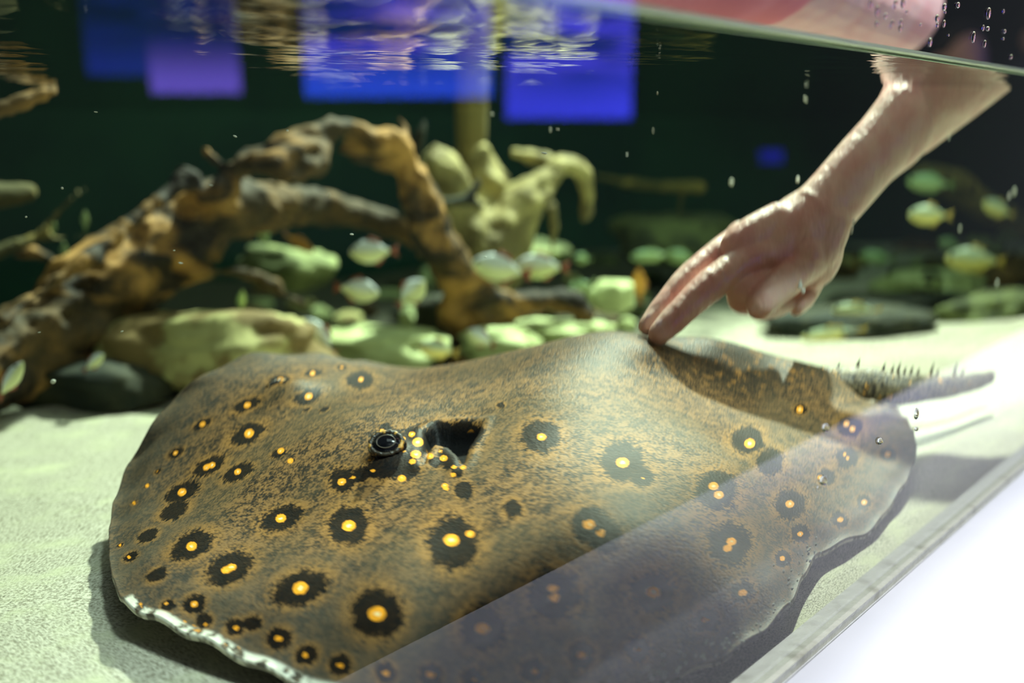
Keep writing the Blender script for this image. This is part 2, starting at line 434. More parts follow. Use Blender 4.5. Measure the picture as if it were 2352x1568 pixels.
Zb = np.maximum(.0012 + .0 * Zt, Zt - thick); Zb = np.minimum(Zb, Zt - .0015)
OC = [  # spotted eye-marks: x, y, dark half-width, [(spot x, y, half-width)...]
 (567,930,33,[(568,930,8)]),(465,973,24,[(465,974,7)]),(404,1040,22,[(403,1040,6)]),(570,996,46,[(572,995,11)]),(708,910,38,[(709,910,9)]),(643,872,26,[(644,872,7)]),
 (718,857,23,[(718,857,6)]),(785,843,13,[(785,843,4)]),(827,872,34,[(829,871,6)]),(480,1070,42,[(474,1073,8),(487,1068,8)]),(418,1130,42,[(418,1130,10)]),(545,1085,38,[(546,1083,8)]),
 (400,1172,38,[]),(362,1083,10,[(362,1083,3)]),(338,1115,8,[(338,1115,5)]),(308,1155,9,[(308,1155,5)]),(276,1252,8,[(276,1252,4)]),(300,1278,18,[(296,1279,5)]),(640,1040,20,[(645,1035,8)]),
 (668,1058,10,[(667,1058,7)]),(787,1103,32,[(785,1106,10)]),(645,1190,52,[(645,1190,12)]),(440,1253,56,[(440,1254,12)]),(525,1306,60,[(518,1309,10),(533,1302,10)]),
 (690,1350,66,[(690,1350,17)]),(800,1206,48,[(801,1207,15)]),(865,1408,62,[(866,1409,20)]),(1040,1245,62,[(1037,1240,17),(1080,1226,10)]),(1108,1443,55,[(1108,1443,16)]),
 (1272,1362,62,[(1270,1351,12),(1273,1373,12)]),(1500,1360,52,[(1501,1360,16)]),(1675,1250,52,[(1680,1243,11),(1671,1259,10)]),(1647,1125,52,[(1639,1116,11),(1651,1136,11)]),
 (1815,1157,38,[(1814,1157,10)]),(1430,1060,54,[(1430,1062,14)]),(1243,1003,48,[(1244,1003,10)]),(1355,1203,46,[(1353,1204,14)]),(1382,1225,46,[(1381,1224,11)]),
 (1716,1010,40,[(1722,1018,12)]),(1706,1360,29,[(1706,1361,10)]),(1621,1423,30,[(1620,1423,9)]),(1465,1492,30,[(1464,1492,8)]),(1335,1504,33,[(1336,1504,11)]),
 (1225,1540,30,[(1226,1541,9)]),(990,1549,26,[(989,1549,10)]),(1085,1558,26,[(1086,1559,8)]),(886,1546,25,[(886,1546,9)]),(782,1527,26,[(781,1528,8)]),(705,1503,28,[(704,1504,9)]),
 (641,1465,30,[(640,1466,9)]),(540,1440,24,[(541,1441,8)]),(447,1386,28,[(446,1387,9)]),(385,1390,16,[(382,1386,5)]),(470,1425,20,[(473,1434,5)]),(580,1430,22,[]),(1798,1282,20,[(1797,1282,7)]),(1838,1225,22,[(1838,1226,7)]),
 (1930,1193,20,[(1930,1193,7)]),(1985,1153,18,[(1985,1153,7)]),(1897,1095,22,[(1883,1096,6)]),(2040,1043,21,[(2039,1043,7)]),(1945,1050,28,[(1940,1043,4),(1947,1052,4)]),
 (1952,980,32,[(1944,973,7),(1958,985,7)]),(1178,1168,22,[]),(1065,1125,22,[]),(1475,1097,28,[(1478,1097,4)]),(885,985,16,[(877,988,5)]),(1838,940,16,[(1837,940,8)]),
 (1240,779,8,[(1238,778,6)]),(705,940,10,[]),(745,940,12,[]),(360,1320,26,[]),(340,1230,26,[]),(1770,1060,34,[]),(1150,930,10,[])]
YS = [(848,1055,5),(856,1080,6),(923,1098,10),(946,997,8),(960,1015,13),(955,1043,12),(947,1060,8),(987,1047,9),(1019,1052,9),(1081,992,10),(1042,1072,6),(1064,1073,7),(1041,1090,7),
      (1022,1115,8),(930,1038,5),(925,1008,7),(811,1096,6),(1012,1036,5),(870,1082,4),(1025,1122,6),(900,1025,5),(1000,1000,3),(1056,982,4)]
DK = [(900,1060,48),(960,1030,22),(1000,1060,16),(1100,990,16),(1050,1085,14),(1010,985,30),(870,1075,30),(830,1090,20),(1065,1000,45),(955,1015,46),(930,1070,36),(1030,1050,30)]
dd = np.full(grid.shape[:2], 9.0); ds = np.full(grid.shape[:2], 9.0)
PG = np.zeros((NR, NTH, 3)); PG[...] = grid[..., :1] * np.array(T) + (grid[..., 1:] + D0) * np.array(I); PG[..., 2] = Zt
def project(G):                # where the refracted view shows each skin point
    Tn, In, Cn = np.array(T), np.array(I), np.array(CC)
    n_ = G @ In - D0; tt = G @ Tn; zz = G[..., 2]
    X = np.full(n_.shape, 1176.); Y = np.full(n_.shape, 1000.)
    def hit(X, Y):
        d = np.stack([X - 1176, F_PX * cp + (784 - Y) * sp, -F_PX * sp + (784 - Y) * cp], -1); d /= np.linalg.norm(d, axis=-1, keepdims=True)
        s_ = -(Cn @ In - D0) / (d @ In); h = Cn + d * s_[..., None]; dt = (d - In * (d @ In)[..., None]) / 1.33
        w_ = dt + In * np.sqrt(1 - (dt ** 2).sum(-1))[..., None]; q = h + w_ * (n_ / (w_ @ In))[..., None]
        return q @ Tn - tt, q[..., 2] - zz
    for _ in range(14):
        a0, b0 = hit(X, Y); a1, b1 = hit(X + .5, Y); a2, b2 = hit(X, Y + .5)
        j11, j12, j21, j22 = (a1 - a0) * 2, (a2 - a0) * 2, (b1 - b0) * 2, (b2 - b0) * 2
        det = j11 * j22 - j12 * j21; dx = (-a0 * j22 + b0 * j12) / det; dy = (-b0 * j11 + a0 * j21) / det
        X = X + np.clip(dx, -400, 400); Y = np.clip(Y + np.clip(dy, -400, 400), 320, 4000)
    return X, Y
GX, GY = project(PG)
far_side = (grid[..., 1] > np.interp(grid[..., 0], [.15, .25, .3, .36, .45, .55, .65], [.6, .6, .6, .44, .40, .37, .33]))
def stamp(arr, x, y, w_, hgt=None, ang=None):
    if hgt is None:            # marks lie flat on the skin: rounder on the near wing, slimmer on the tilted front
        k = float(np.interp(y, [850, 1000, 1200, 1350, 1400], [.40, .42, .50, .60, .85])) if x < 780 else float(np.interp(y, [860, 1050, 1250], [.6, .9, 1.0]))
        hgt = w_ * k
    if ang is None: ang = float(np.interp(x, [380, 850, 1000], [28, 20, 0])) if y > 880 else 5
    if w_ < 22 and arr is ds: hgt = w_ * .82
    ca, sa = math.cos(math.radians(ang)), math.sin(math.radians(ang))
    dx, dy = GX - x, -(GY - y)
    d = np.sqrt(((dx * ca + dy * sa) / w_) ** 2 + ((-dx * sa + dy * ca) / hgt) ** 2)
    d[far_side & (GY > 845)] = 9
    np.minimum(arr, d, out=arr)
for x, y, w_, sp_ in OC:
    stamp(dd, x, y, w_)
    for s_ in sp_: stamp(ds, *s_)
for x, y, w_ in YS: stamp(ds, x, y, w_ * .95, w_ * .75)
random.seed(5)
for i in range(64):
    f_ = random.random(); x = 320 + 370 * f_; y = 1394 + 165 * f_ - abs(random.gauss(0, 9)) - 3
    stamp(ds, x, y, random.uniform(1.8, 4), random.uniform(2.5, 6), 70)
for x, y, w_ in DK: stamp(dd, x, y, w_)
cav = np.clip(-sd / .0015, 0, 1)
# assemble mesh
PT = np.zeros((NR, NTH, 3)); PB = np.zeros((NR, NTH, 3))
tv, iv = np.array(T), np.array(I)
for arr, zz in ((PT, Zt), (PB, Zb)):
    arr[...] = grid[..., :1] * tv + (grid[..., 1:] + D0) * iv; arr[..., 2] = zz
verts = [tuple(PT[0, 0])] + [tuple(v) for v in PT[1:].reshape(-1, 3)] + [tuple(PB[0, 0])] + [tuple(v) for v in PB[1:].reshape(-1, 3)]
nb = 1 + (NR - 1) * NTH
def vi(i, k, bot): return (nb if bot else 0) + (0 if i == 0 else 1 + (i - 1) * NTH + k % NTH)
faces = []
for k in range(NTH):
    faces.append((vi(0, 0, 0), vi(1, k, 0), vi(1, k + 1, 0))); faces.append((vi(0, 0, 1), vi(1, k + 1, 1), vi(1, k, 1)))
    for i in range(1, NR - 1):
        faces.append((vi(i, k, 0), vi(i + 1, k, 0), vi(i + 1, k + 1, 0), vi(i, k + 1, 0)))
        faces.append((vi(i, k, 1), vi(i, k + 1, 1), vi(i + 1, k + 1, 1), vi(i + 1, k, 1)))
    faces.append((vi(NR - 1, k, 0), vi(NR - 1, k, 1), vi(NR - 1, k + 1, 1), vi(NR - 1, k + 1, 0)))
me = bpy.data.meshes.new('body'); me.from_pydata(verts, [], faces); me.update()
def setattr_(name, top, bot):
    a = me.attributes.new(name, 'FLOAT', 'POINT')
    f = lambda x: np.concatenate([[x[0, 0]], x[1:].ravel()])
    a.data.foreach_set('value', np.concatenate([f(top), f(bot)]).astype(np.float32))
R2 = np.broadcast_to(rs[:, None], (NR, NTH))
setattr_('darkd', dd, dd * 0 + 9); setattr_('spotd', ds, ds * 0 + 9); setattr_('rim', R2 - .35 * np.clip((grid[..., 0] - .40) / .1, 0, 1) * (grid[..., 1] > .2), R2 * 0 + 1.2); setattr_('cav', cav, cav * 0)
aft = np.clip((grid[..., 0] - .44) / .07, 0, 1) * np.clip((grid[..., 1] - .235) / .03, 0, 1)
setattr_('aft', aft, aft * 0)
# how far along the body axis / toward the pale near fringe
kk = np.arange(NTH); i0 = int(np.argmin(((L - np.array(tn(PZ(690,1566,.009)))) ** 2).sum(1))); i1 = int(np.argmin(((L - np.array(tn(PZ(288,1380,.018)))) ** 2).sum(1)))
mask = ((kk >= min(i0, i1) - 25) & (kk <= max(i0, i1))).astype(float)
setattr_('fringe', np.broadcast_to(mask[None], (NR, NTH)) * np.clip((R2 - .984) / .004, 0, 1), np.broadcast_to(mask[None], (NR, NTH)).copy())

t = NT('ray skin')
tc = t.n('TexCoord').outputs['Object']
fine = t.noise(560, 3, .65, vec=tc); mid = t.noise(130, 4, .6, vec=tc); big = t.noise(17, 3, .5, vec=tc); vf = t.noise(900, 2, .6, vec=tc)
rim = t.attr('rim')
mot = t.math('ADD', t.math('MULTIPLY', fine, .62), t.math('MULTIPLY', mid, .38))
c_lo = lin((44, 39, 33)); c_hi = lin((136, 101, 62))
col = t.mix(t.step(mot, .44, .56), c_lo, c_hi)
col = t.mix(t.math('MULTIPLY', t.step(big, .42, .62), .40), col, lin((92, 81, 61)))
col = t.mix(t.math('MULTIPLY', t.step(rim, .74, .97), .55), col, lin((84, 79, 72)))
col = t.mix(t.math('MULTIPLY', t.attr('aft'), .72), col, t.mix(t.step(mid, .56, .62), lin((48, 42, 32)), lin((150, 104, 48))))
dn = t.math('ADD', t.attr('darkd'), t.math('MULTIPLY', t.math('SUBTRACT', mot, .5), 1.9))
ring = t.math('MULTIPLY', t.step(dn, 1.75, 1.15), t.step(mot, .40, .55))
col = t.mix(t.math('MULTIPLY', ring, .45), col, lin((172, 122, 58)))
col = t.mix(t.math('MULTIPLY', t.step(dn, 1.08, .88), .95), col, lin((14, 13, 13)))
sn = t.math('ADD', t.attr('spotd'), t.math('MULTIPLY', t.math('SUBTRACT', fine, .5), .5))
col = t.mix(t.step(sn, 1.12, .95), col, lin((255, 168, 44)))
col = t.mix(t.step(sn, .50, .25), col, lin((255, 240, 190)))
frv = t.attr('fringe')
col = t.mix(t.math('MULTIPLY', frv, t.step(mid, .42, .50)), col, lin((214, 210, 196)))
col = t.mix(t.step(rim, 1.05, 1.15), col, t.mix(t.step(mid, .44, .52), lin((120, 114, 102)), lin((212, 206, 192))))
col = t.mix(t.attr('cav'), col, lin((8, 8, 8)))
b = t.pbsdf(Base_Color=col, Roughness=.52); b.inputs['Specular IOR Level'].default_value = .2
bh = t.math('ADD', t.math('MULTIPLY', vf, .5), fine)
bp = t.n('Bump', None, Height=bh, Strength=.35, Distance=.0012); t.t.links.new(bp.outputs[0], b.inputs['Normal'])
M_ray = t.surf(b.outputs[0])
ray_root = empty('stingray', at(.4, .31, .0012), 'large brown freshwater stingray with orange-centred black spots resting on the sand', 'stingray')
link('disc', me, M_ray, ray_root)
def zs(c_): return float(hfun(np.array(c_))[0])
M_eye = plain('black eye', (14, 14, 17), .08, spec=.8)
M_lid = plain('spotted lid', (52, 44, 34), .35, (210, 160, 80), 260, .3, lo=.56, hi=.62)
def make_eye(c_, zc, look):
    base = at(c_[0], c_[1], zc)
    q = look.to_track_quat('Z', 'Y').to_matrix()
    bm = bmesh.new(); ellipsoid(bm, base + look * .0015, (.0098, .0075, .0068), q, 32, 20)
    e = from_bm('eye', bm, M_eye, ray_root)
    bm = bmesh.new()
    ring_ = [base + look * .0058 + q @ V((math.cos(a) * .0078, math.sin(a) * .0060, 0)) for a in np.linspace(0, 2 * math.pi, 33)]
    tube(bm, ring_, [.0012 + .0004 * math.sin(3 * i) for i in range(32)] + [.0012], 8, 0, cap=False)
    from_bm('eyelid', bm, M_lid, e)
    bm = bmesh.new(); ring_ = [base + look * .0077 + q @ V((math.cos(a) * .0046, math.sin(a) * .0034, 0)) for a in np.linspace(0, 2 * math.pi, 25)]
    tube(bm, ring_, [.00028] * 25, 6, 0, cap=False)
    from_bm('iris_ring', bm, plain('iris', (92, 82, 72), .3), e)
upv = V((0, 0, 1))
make_eye(eye_c, eye_z + .0052, (upv * .62 - I * .62 - T * .42).normalized())
make_eye(eye2_c + np.array([0, .013]), zs(eye2_c) - .002, (upv * .3 + I * .9 - T * .1).normalized())
# tail with thorns
tp = [P(1850, 872, .268), P(1890, 876, .262), P(1940, 884, .252), P(1985, 884, .240), P(2060, 893, .215), P(2150, 890, .192), P(2225, 880, .175), P(2278, 866, .163)]
TR = [.008, .011, .0130, .0135, .0122, .0098, .0078, .0056]
bm = bmesh.new(); tube(bm, tp, TR, 28, 10, rough=.08, fr=90)
tm = NT('tail skin'); tc = tm.n('TexCoord').outputs['Object']
f1 = tm.noise(330, 3, .6, vec=tc); f2 = tm.noise(150, 2, .5, vec=tc)
colt = tm.mix(tm.step(f1, .40, .60), lin((50, 44, 34)), lin((128, 112, 82))); colt = tm.mix(tm.step(f2, .66, .70), colt, lin((224, 160, 70)))
b = tm.pbsdf(Base_Color=colt, Roughness=.45); bp = tm.n('Bump', None, Height=f1, Strength=.5, Distance=.002); tm.t.links.new(bp.outputs[0], b.inputs['Normal'])
tail = from_bm('tail', bm, tm.surf(b.outputs[0]), ray_root)
random.seed(4)
sm, rm = smoothpath(tp, TR, 12)
M_thorn = plain('thorn', (92, 80, 58), .5, (60, 52, 40), 200)
TH = [(1972, 835, 15), (2032, 830, 13), (2047, 836, 12), (2060, 840, 16), (2075, 846, 10), (2092, 846, 12), (2107, 850, 10), (2138, 852, 17), (2155, 858, 8), (2190, 858, 16), (2210, 866, 8), (1925, 838, 8)]
for (x, y, hgt) in TH:
    k = min(range(len(sm)), key=lambda i: abs((sm[i] - P(x, y, depth(sm[i]))).dot(T)))
    base = sm[k] + V((0, 0, rm[k] * .8)); hh = px(x, y, depth(base)) * hgt * .8 + rm[k] * .15
    bm = bmesh.new(); tube(bm, [base - V((0, 0, .002)), base + V((0, 0, hh * .4)), base + V((0, 0, hh)) + T * hh * .35], [.0032, .0017, .0002], 8, 3)
    from_bm('thorn', bm, M_thorn, tail)

# ------------------------------------------------------------------ PERSON (forearm and hand under water, sleeve above)
NH = .285
skin = NT('skin'); tc = skin.n('TexCoord').outputs['Object']
s1 = skin.noise(38, 3, .5, vec=tc); s2 = skin.noise(420, 3, .6, vec=tc)
colr = skin.mix(skin.step(s1, .38, .66), lin((236, 200, 186)), lin((226, 174, 164)))
b = skin.pbsdf(Base_Color=colr, Roughness=.42); b.inputs['Subsurface Weight'].default_value = .25; b.inputs['Subsurface Scale'].default_value = .006; b.inputs['Subsurface Radius'].default_value = (1, .4, .25)
mpv = skin.n('Mapping', None, Vector=tc); mpv.inputs['Rotation'].default_value = (0, .5, .8); mpv.inputs['Scale'].default_value = (1.0, 1.0, .35)
s3 = skin.noise(95, 2, .5, vec=mpv.outputs[0])
hh_ = skin.math('ADD', skin.math('MULTIPLY', s3, 1.0), skin.math('MULTIPLY', s2, .12))
bp = skin.n('Bump', None, Height=hh_, Strength=.55, Distance=.004); skin.t.links.new(bp.outputs[0], b.inputs['Normal'])
M_skin = skin.surf(b.outputs[0])
def HP(x, y, dn=0.0): return P(x, y, NH + dn)
s_ = px(1700, 600, NH)
elbow = PA(2050, 22, .17)
shoulder = PA(1500, -250, .16)
person = empty('person', elbow, 'person in a pink top reaching a bare arm into the water to touch the stingray', 'person')
bm = bmesh.new()
wr = HP(1902, 474)
arm = [wr, HP(2000, 362), HP(2075, 285), HP(2128, 232), elbow]
tube(bm, [HP(1868, 512)] + arm, [.027, .0262, .0275, .0325, .037, .042], 28, 8, flat=.86, flatdir=I)
tube(bm, [elbow, elbow.lerp(shoulder, .35), elbow.lerp(shoulder, .75), shoulder], [.042, .048, .052, .058], 28, 8)
q = Matrix((T * .72 + V((0, 0, .69)), I, (T * .72 + V((0, 0, .69))).cross(I))).transposed()
ellipsoid(bm, HP(1862, 545, -.002), (.034, .021, .029), q); ellipsoid(bm, HP(1800, 545, .004), (.030, .018, .021), q); ellipsoid(bm, HP(1880, 585, -.004), (.026, .019, .022), q)
# palm: back of the hand faces up-left
tube(bm, [HP(1880, 500), HP(1835, 535, .005), HP(1790, 560, .01), HP(1735, 580, .014)], [.026, .0275, .0255, .017], 24, 6, flat=.95, flatdir=I)
tube(bm, [HP(1900, 510, -.006), HP(1885, 565, -.008), HP(1852, 605, -.008)], [.022, .0195, .0145], 20, 6)
tube(bm, [HP(1790, 510, .006), HP(1730, 540, .010), HP(1690, 565, .012)], [.014, .0135, .012], 20, 6)
# index (far), middle (near)
tube(bm, [HP(1745, 540, .030), HP(1690, 560, .031), HP(1590, 632, .027), HP(1525, 705, .022), HP(1487, 750, .018)], [.0125, .0118, .0098, .0086, .0066], 20, 6)
tube(bm, [HP(1790, 580, .000), HP(1725, 595, .004), HP(1632, 655, .004), HP(1556, 725, .003), HP(1512, 768, .002)], [.0140, .0125, .0112, .0094, .0074], 20, 6)
# ring and little finger curled under the palm
tube(bm, [HP(1790, 590, .006), HP(1745, 640, .001), HP(1704, 668, -.002), HP(1705, 688, .002), HP(1745, 690, .008), HP(1790, 672, .012)], [.012, .0105, .0105, .0098, .009, .0075], 18, 6)
tube(bm, [HP(1872, 585, -.008), HP(1822, 632, -.014), HP(1764, 680, -.018), HP(1742, 702, -.016), HP(1778, 704, -.006), HP(1812, 694, -.002)], [.0165, .0128, .0112, .0096, .0082, .0070], 18, 6)
# thumb behind the fist
tube(bm, [HP(1890, 560, .020), HP(1868, 630, .016), HP(1852, 675, .004), HP(1830, 700, -.004)], [.015, .0120, .0095, .0082], 18, 6)
# knuckle swellings
for x, y, d_, r in ((1700, 548, .028, .0122), (1735, 583, .006, .0130), (1590, 632, .027, .0101), (1632, 655, .004, .0116), (1525, 705, .022, .0086), (1556, 725, .003, .0095), (1850, 588, -.010, .0165), (1750, 692, -.0175, .0112)):
    ellipsoid(bm, HP(x, y, d_), (r, r, r))
hand = from_bm('arm_and_hand', bm, M_skin, person)
remesh(hand, .0011, 7)
M_nail = plain('fingernail', (232, 196, 200), .15, spec=.7)
def nail(tip, pip, n_out, r):
    ax_ = (tip - pip).normalized(); n_out = (n_out - ax_ * n_out.dot(ax_)).normalized(); side = ax_.cross(n_out)
    bm = bmesh.new(); rows = []
    for i in range(9):
        u = -1 + i / 4
        rows.append([bm.verts.new(tip - ax_ * .003 + ax_ * .0062 * v * (1 - .15 * u * u) + side * r * .80 * math.sin(u * 1.0) + n_out * (r * math.cos(u * 1.0) * 1.0 - .0004 * (v > .9) - .0016 * max(0, v) ** 2 + .0002)) for v in (-1, -.6, 0, .5, 1)])
    for a, b_ in zip(rows, rows[1:]):
        for k in range(4): bm.faces.new((a[k], a[k + 1], b_[k + 1], b_[k]))
    o = from_bm('fingernail', bm, M_nail, person)
    so = o.modifiers.new('s', 'SOLIDIFY'); so.thickness = .0005
upleft = (V((0, 0, 1)) * .8 - T * .55 - I * .25)
nail(HP(1490, 747, .018), HP(1525, 705, .022), upleft, .0067); nail(HP(1515, 764, .002), HP(1556, 725, .003), upleft, .0076)
bm = bmesh.new(); tube(bm, [elbow.lerp(shoulder, .66), elbow.lerp(shoulder, .74), elbow.lerp(shoulder, .86), shoulder + (shoulder - elbow) * .1], [.056, .058, .062, .068], 32, 8, rough=.10, fr=16)
from_bm('sleeve', bm, plain('pink cloth', (246, 168, 168), .85, (232, 142, 146), 12, .3), person)

# bystander behind the tank
def bystander(x, y, jacket, trousers, face, name_label, hgt=1.62, blue_bag=False):
    z0 = -.85; root = empty('person', (x, y, z0), name_label, 'person')
    k = hgt / 1.7; q = lambda a, b_, c_: V((x + a * k, y + b_ * k, z0 + c_ * k))
    bm = bmesh.new()
    ellipsoid(bm, q(0, -.01, 1.58), (.075 * k, .095 * k, .115 * k)); ellipsoid(bm, q(0, -.108, 1.565), (.013, .02, .02))
    for s in (-1, 1): ellipsoid(bm, q(.078 * s, 0, 1.575), (.012, .02, .03))
    tube(bm, [q(0, 0, 1.50), q(0, 0, 1.40)], [.055 * k, .06 * k]); tube(bm, [q(0, 0, 1.36), q(0, 0, 1.2), q(0, 0, .95)], [.12 * k, .14 * k, .13 * k], 20, 6, flat=.7, flatdir=V((0, 1, 0)))
    for s in (-1, 1):
        tube(bm, [q(.17 * s, 0, 1.38), q(.22 * s, 0, 1.1), q(.19 * s, -.14, .95), q(.10 * s, -.26, .98)], [.05, .042, .034, .026], 14)
        tube(bm, [q(.09 * s, 0, .95), q(.10 * s, -.01, .5), q(.10 * s, 0, .06)], [.08, .055, .04], 14)
        ellipsoid(bm, q(.10 * s, -.05, .04), (.045, .12, .04))
        for f in range(4): tube(bm, [q(.10 * s - .02 * s + f * .012 * s, -.27, .99), q(.09 * s + f * .012 * s - .02 * s, -.33, .97)], [.009, .007], 8, 3)
        tube(bm, [q(.07 * s, -.26, 1.0), q(.05 * s, -.29, 1.02)], [.010, .008], 8, 3)
    o = from_bm('body', bm, face, root); remesh(o, .01, 3)
    bm = bmesh.new(); tube(bm, [q(0, 0, 1.42), q(0, 0, 1.25), q(0, 0, 1.0), q(0, 0, .86)], [.15 * k, .19 * k, .19 * k, .20 * k], 24, 6, flat=.72, flatdir=V((0, 1, 0)), rough=.08, fr=9)
    for s in (-1, 1): tube(bm, [q(.16 * s, 0, 1.38), q(.235 * s, 0, 1.1), q(.20 * s, -.13, .96)], [.068, .06, .05], 16, 6, rough=.1, fr=12)
    o = from_bm('jacket', bm, jacket, root); remesh(o, .012, 2)
    bm = bmesh.new()
    for s in (-1, 1): tube(bm, [q(.08 * s, 0, .95), q(.10 * s, -.01, .5), q(.10 * s, 0, .1)], [.11, .08, .065], 16, 6, rough=.1, fr=9)
    o = from_bm('trousers', bm, trousers, root); remesh(o, .012, 2)
    bm = bmesh.new(); ellipsoid(bm, q(0, .02, 1.62), (.085 * k, .10 * k, .10 * k)); from_bm('hair', bm, plain('hair', (30, 22, 18), .6), root)
M_face = plain('pale skin', (200, 150, 130), .5)
bystander(1.22, 2.6, plain('black coat', (26, 26, 32), .8, (44, 44, 52), 40), plain('green cloth', (30, 60, 34), .8), M_face, 'person in a black coat standing behind the tank at the right', 1.35)
bystander(1.62, 2.9, plain('grey coat', (66, 66, 76), .8, (34, 36, 44), 30), plain('dark jeans', (24, 28, 48), .8), M_face, 'person in a dark grey jacket at the far right behind the tank', 1.45)
bystander(.98, 3.1, plain('blue coat', (54, 72, 140), .8, (120, 124, 150), 14), plain('dark cloth', (22, 22, 26), .8), M_face, 'person in a blue and white jacket beside the raised elbow', 1.5)

# ------------------------------------------------------------------ DRIFTWOOD
def wood(name, a, b_, c_, scale=26):
    t = NT(name); tc = t.n('TexCoord').outputs['Object']
    mp = t.n('Mapping', None, Vector=tc); mp.inputs['Rotation'].default_value = (0, .7, .75); mp.inputs['Scale'].default_value = (.35, 1, 1)
    x1 = t.noise(scale, 4, .6, vec=mp.outputs[0], dist=.6); x2 = t.noise(scale * .35, 3, .5, vec=tc)
    col = t.mix(t.step(x1, .42, .66), lin(a), lin(b_)); col = t.mix(t.math('MULTIPLY', t.step(x2, .45, .6), .8), col, lin(c_))
    b = t.pbsdf(Base_Color=col, Roughness=.8); bp = t.n('Bump', None, Height=x1, Strength=.7, Distance=.01); t.t.links.new(bp.outputs[0], b.inputs['Normal'])
    return t.surf(b.outputs[0])
M_w1 = wood('amber driftwood', (36, 27, 16), (190, 140, 74), (70, 56, 32)); M_w2 = wood('pale driftwood', (112, 100, 62), (178, 164, 108), (136, 124, 78)); M_w3 = wood('olive wood', (84, 78, 40), (150, 130, 66), (90, 84, 50))
def woodthing(name, label, cat, tubes, m, vox=.005, disp=.012, flat=None, group=None, strands=0, flatten=1.0):
    """tubes: lists of (x, y, depth, radius px)"""
    root = None; first = tubes[0]
    bm = bmesh.new()
    for tb in tubes:
        pts = [P(x, y, n) for x, y, n, r in tb]; rad = [px(x, y, n) * r for x, y, n, r in tb]
        tube(bm, pts, [r * (.86 if strands else 1) for r in rad], 20, 7, rough=.4, fr=16, seed=len(bm.verts))
        if strands and tb[0][3] > 13:
            sp_, sr_ = smoothpath(pts, rad, 5); ph0 = len(bm.verts) % 7
            for k in range(strands):
                sub_ = []
                for j, p in enumerate(sp_):
                    tg = (sp_[min(j + 1, len(sp_) - 1)] - sp_[max(j - 1, 0)]).normalized(); u_ = tg.cross(V((.2, 1, .3))).normalized(); v_ = tg.cross(u_)
                    a_ = ph0 + k * 2 * math.pi / strands + j * .11 + 1.1 * noise.noise(V((j * .2, k * 3, ph0)))
                    sub_.append(p + (u_ * math.cos(a_) + v_ * math.sin(a_)) * sr_[j] * (.82 + .22 * noise.noise(V((j * .35, k * 5, 2)))))
                tube(bm, sub_, [r * (.26 + .12 * noise.noise(V((j * .3, k, 9)))) for j, r in enumerate(sr_)], 8, 0)
    o = from_bm(name, bm, m); remesh(o, vox, 2, [(.05, disp, 2), (.015, disp * .4, 1)])
    tag(o, label, cat, group); return o
woodthing('driftwood', 'large arched brown driftwood root rising from the left edge and bending down behind the stingray', 'driftwood', [
    [(-190, 980, .80, 120), (-40, 860, .82, 105), (130, 745, .86, 105), (270, 640, .88, 100), (390, 550, .90, 92), (500, 480, .90, 76), (600, 470, .90, 56), (700, 475, .92, 44), (800, 490, .94, 34), (900, 520, .95, 28), (960, 560, .94, 20)],
    [(440, 410, .87, 22), (330, 490, .85, 20), (220, 580, .83, 22), (110, 660, .81, 20), (0, 745, .79, 22)],
    [(960, 470, .90, 26), (1020, 590, .90, 30), (1090, 690, .90, 26)],
    [(860, 330, .85, 22), (905, 320, .85, 26), (930, 350, .85, 24)],
    [(500, 455, .86, 34), (565, 375, .86, 28), (650, 345, .85, 30), (740, 305, .85, 26), (800, 292, .86, 22), (860, 330, .86, 26), (925, 360, .86, 34), (950, 430, .86, 38), (985, 520, .86, 40), (1030, 600, .86, 40), (1090, 670, .86, 40), (1180, 705, .85, 30), (1270, 690, .84, 24), (1320, 700, .83, 22), (1345, 735, .82, 16)],
    [(575, 365, .84, 22), (620, 390, .83, 28), (670, 405, .82, 28), (720, 380, .83, 24), (765, 320, .85, 18)],
    [(600, 360, .84, 16), (660, 350, .83, 16), (730, 330, .83, 18)],
    [(780, 340, .87, 16), (840, 365, .87, 22), (900, 370, .87, 28)],
    [(570, 370, .85, 24), (500, 375, .86, 12), (470, 340, .86, 9)],
    [(480, 455, .86, 22), (430, 430, .86, 9)],
    [(330, 720, .86, 22), (400, 660, .86, 22), (470, 625, .86, 17), (540, 622, .86, 17), (620, 655, .86, 15), (700, 700, .86, 10)],
    [(1090, 680, .86, 30), (1120, 740, .86, 26), (1180, 770, .86, 18)],
    [(930, 330, .86, 16), (930, 290, .86, 12), (918, 270, .86, 7)],
    [(1040, 700, .87, 30), (1075, 790, .87, 30), (1060, 850, .86, 30)],
    [(-60, 900, .80, 60), (120, 830, .84, 60), (260, 780, .88, 50), (330, 730, .9, 40)],
], M_w1, .005, .02, strands=7)
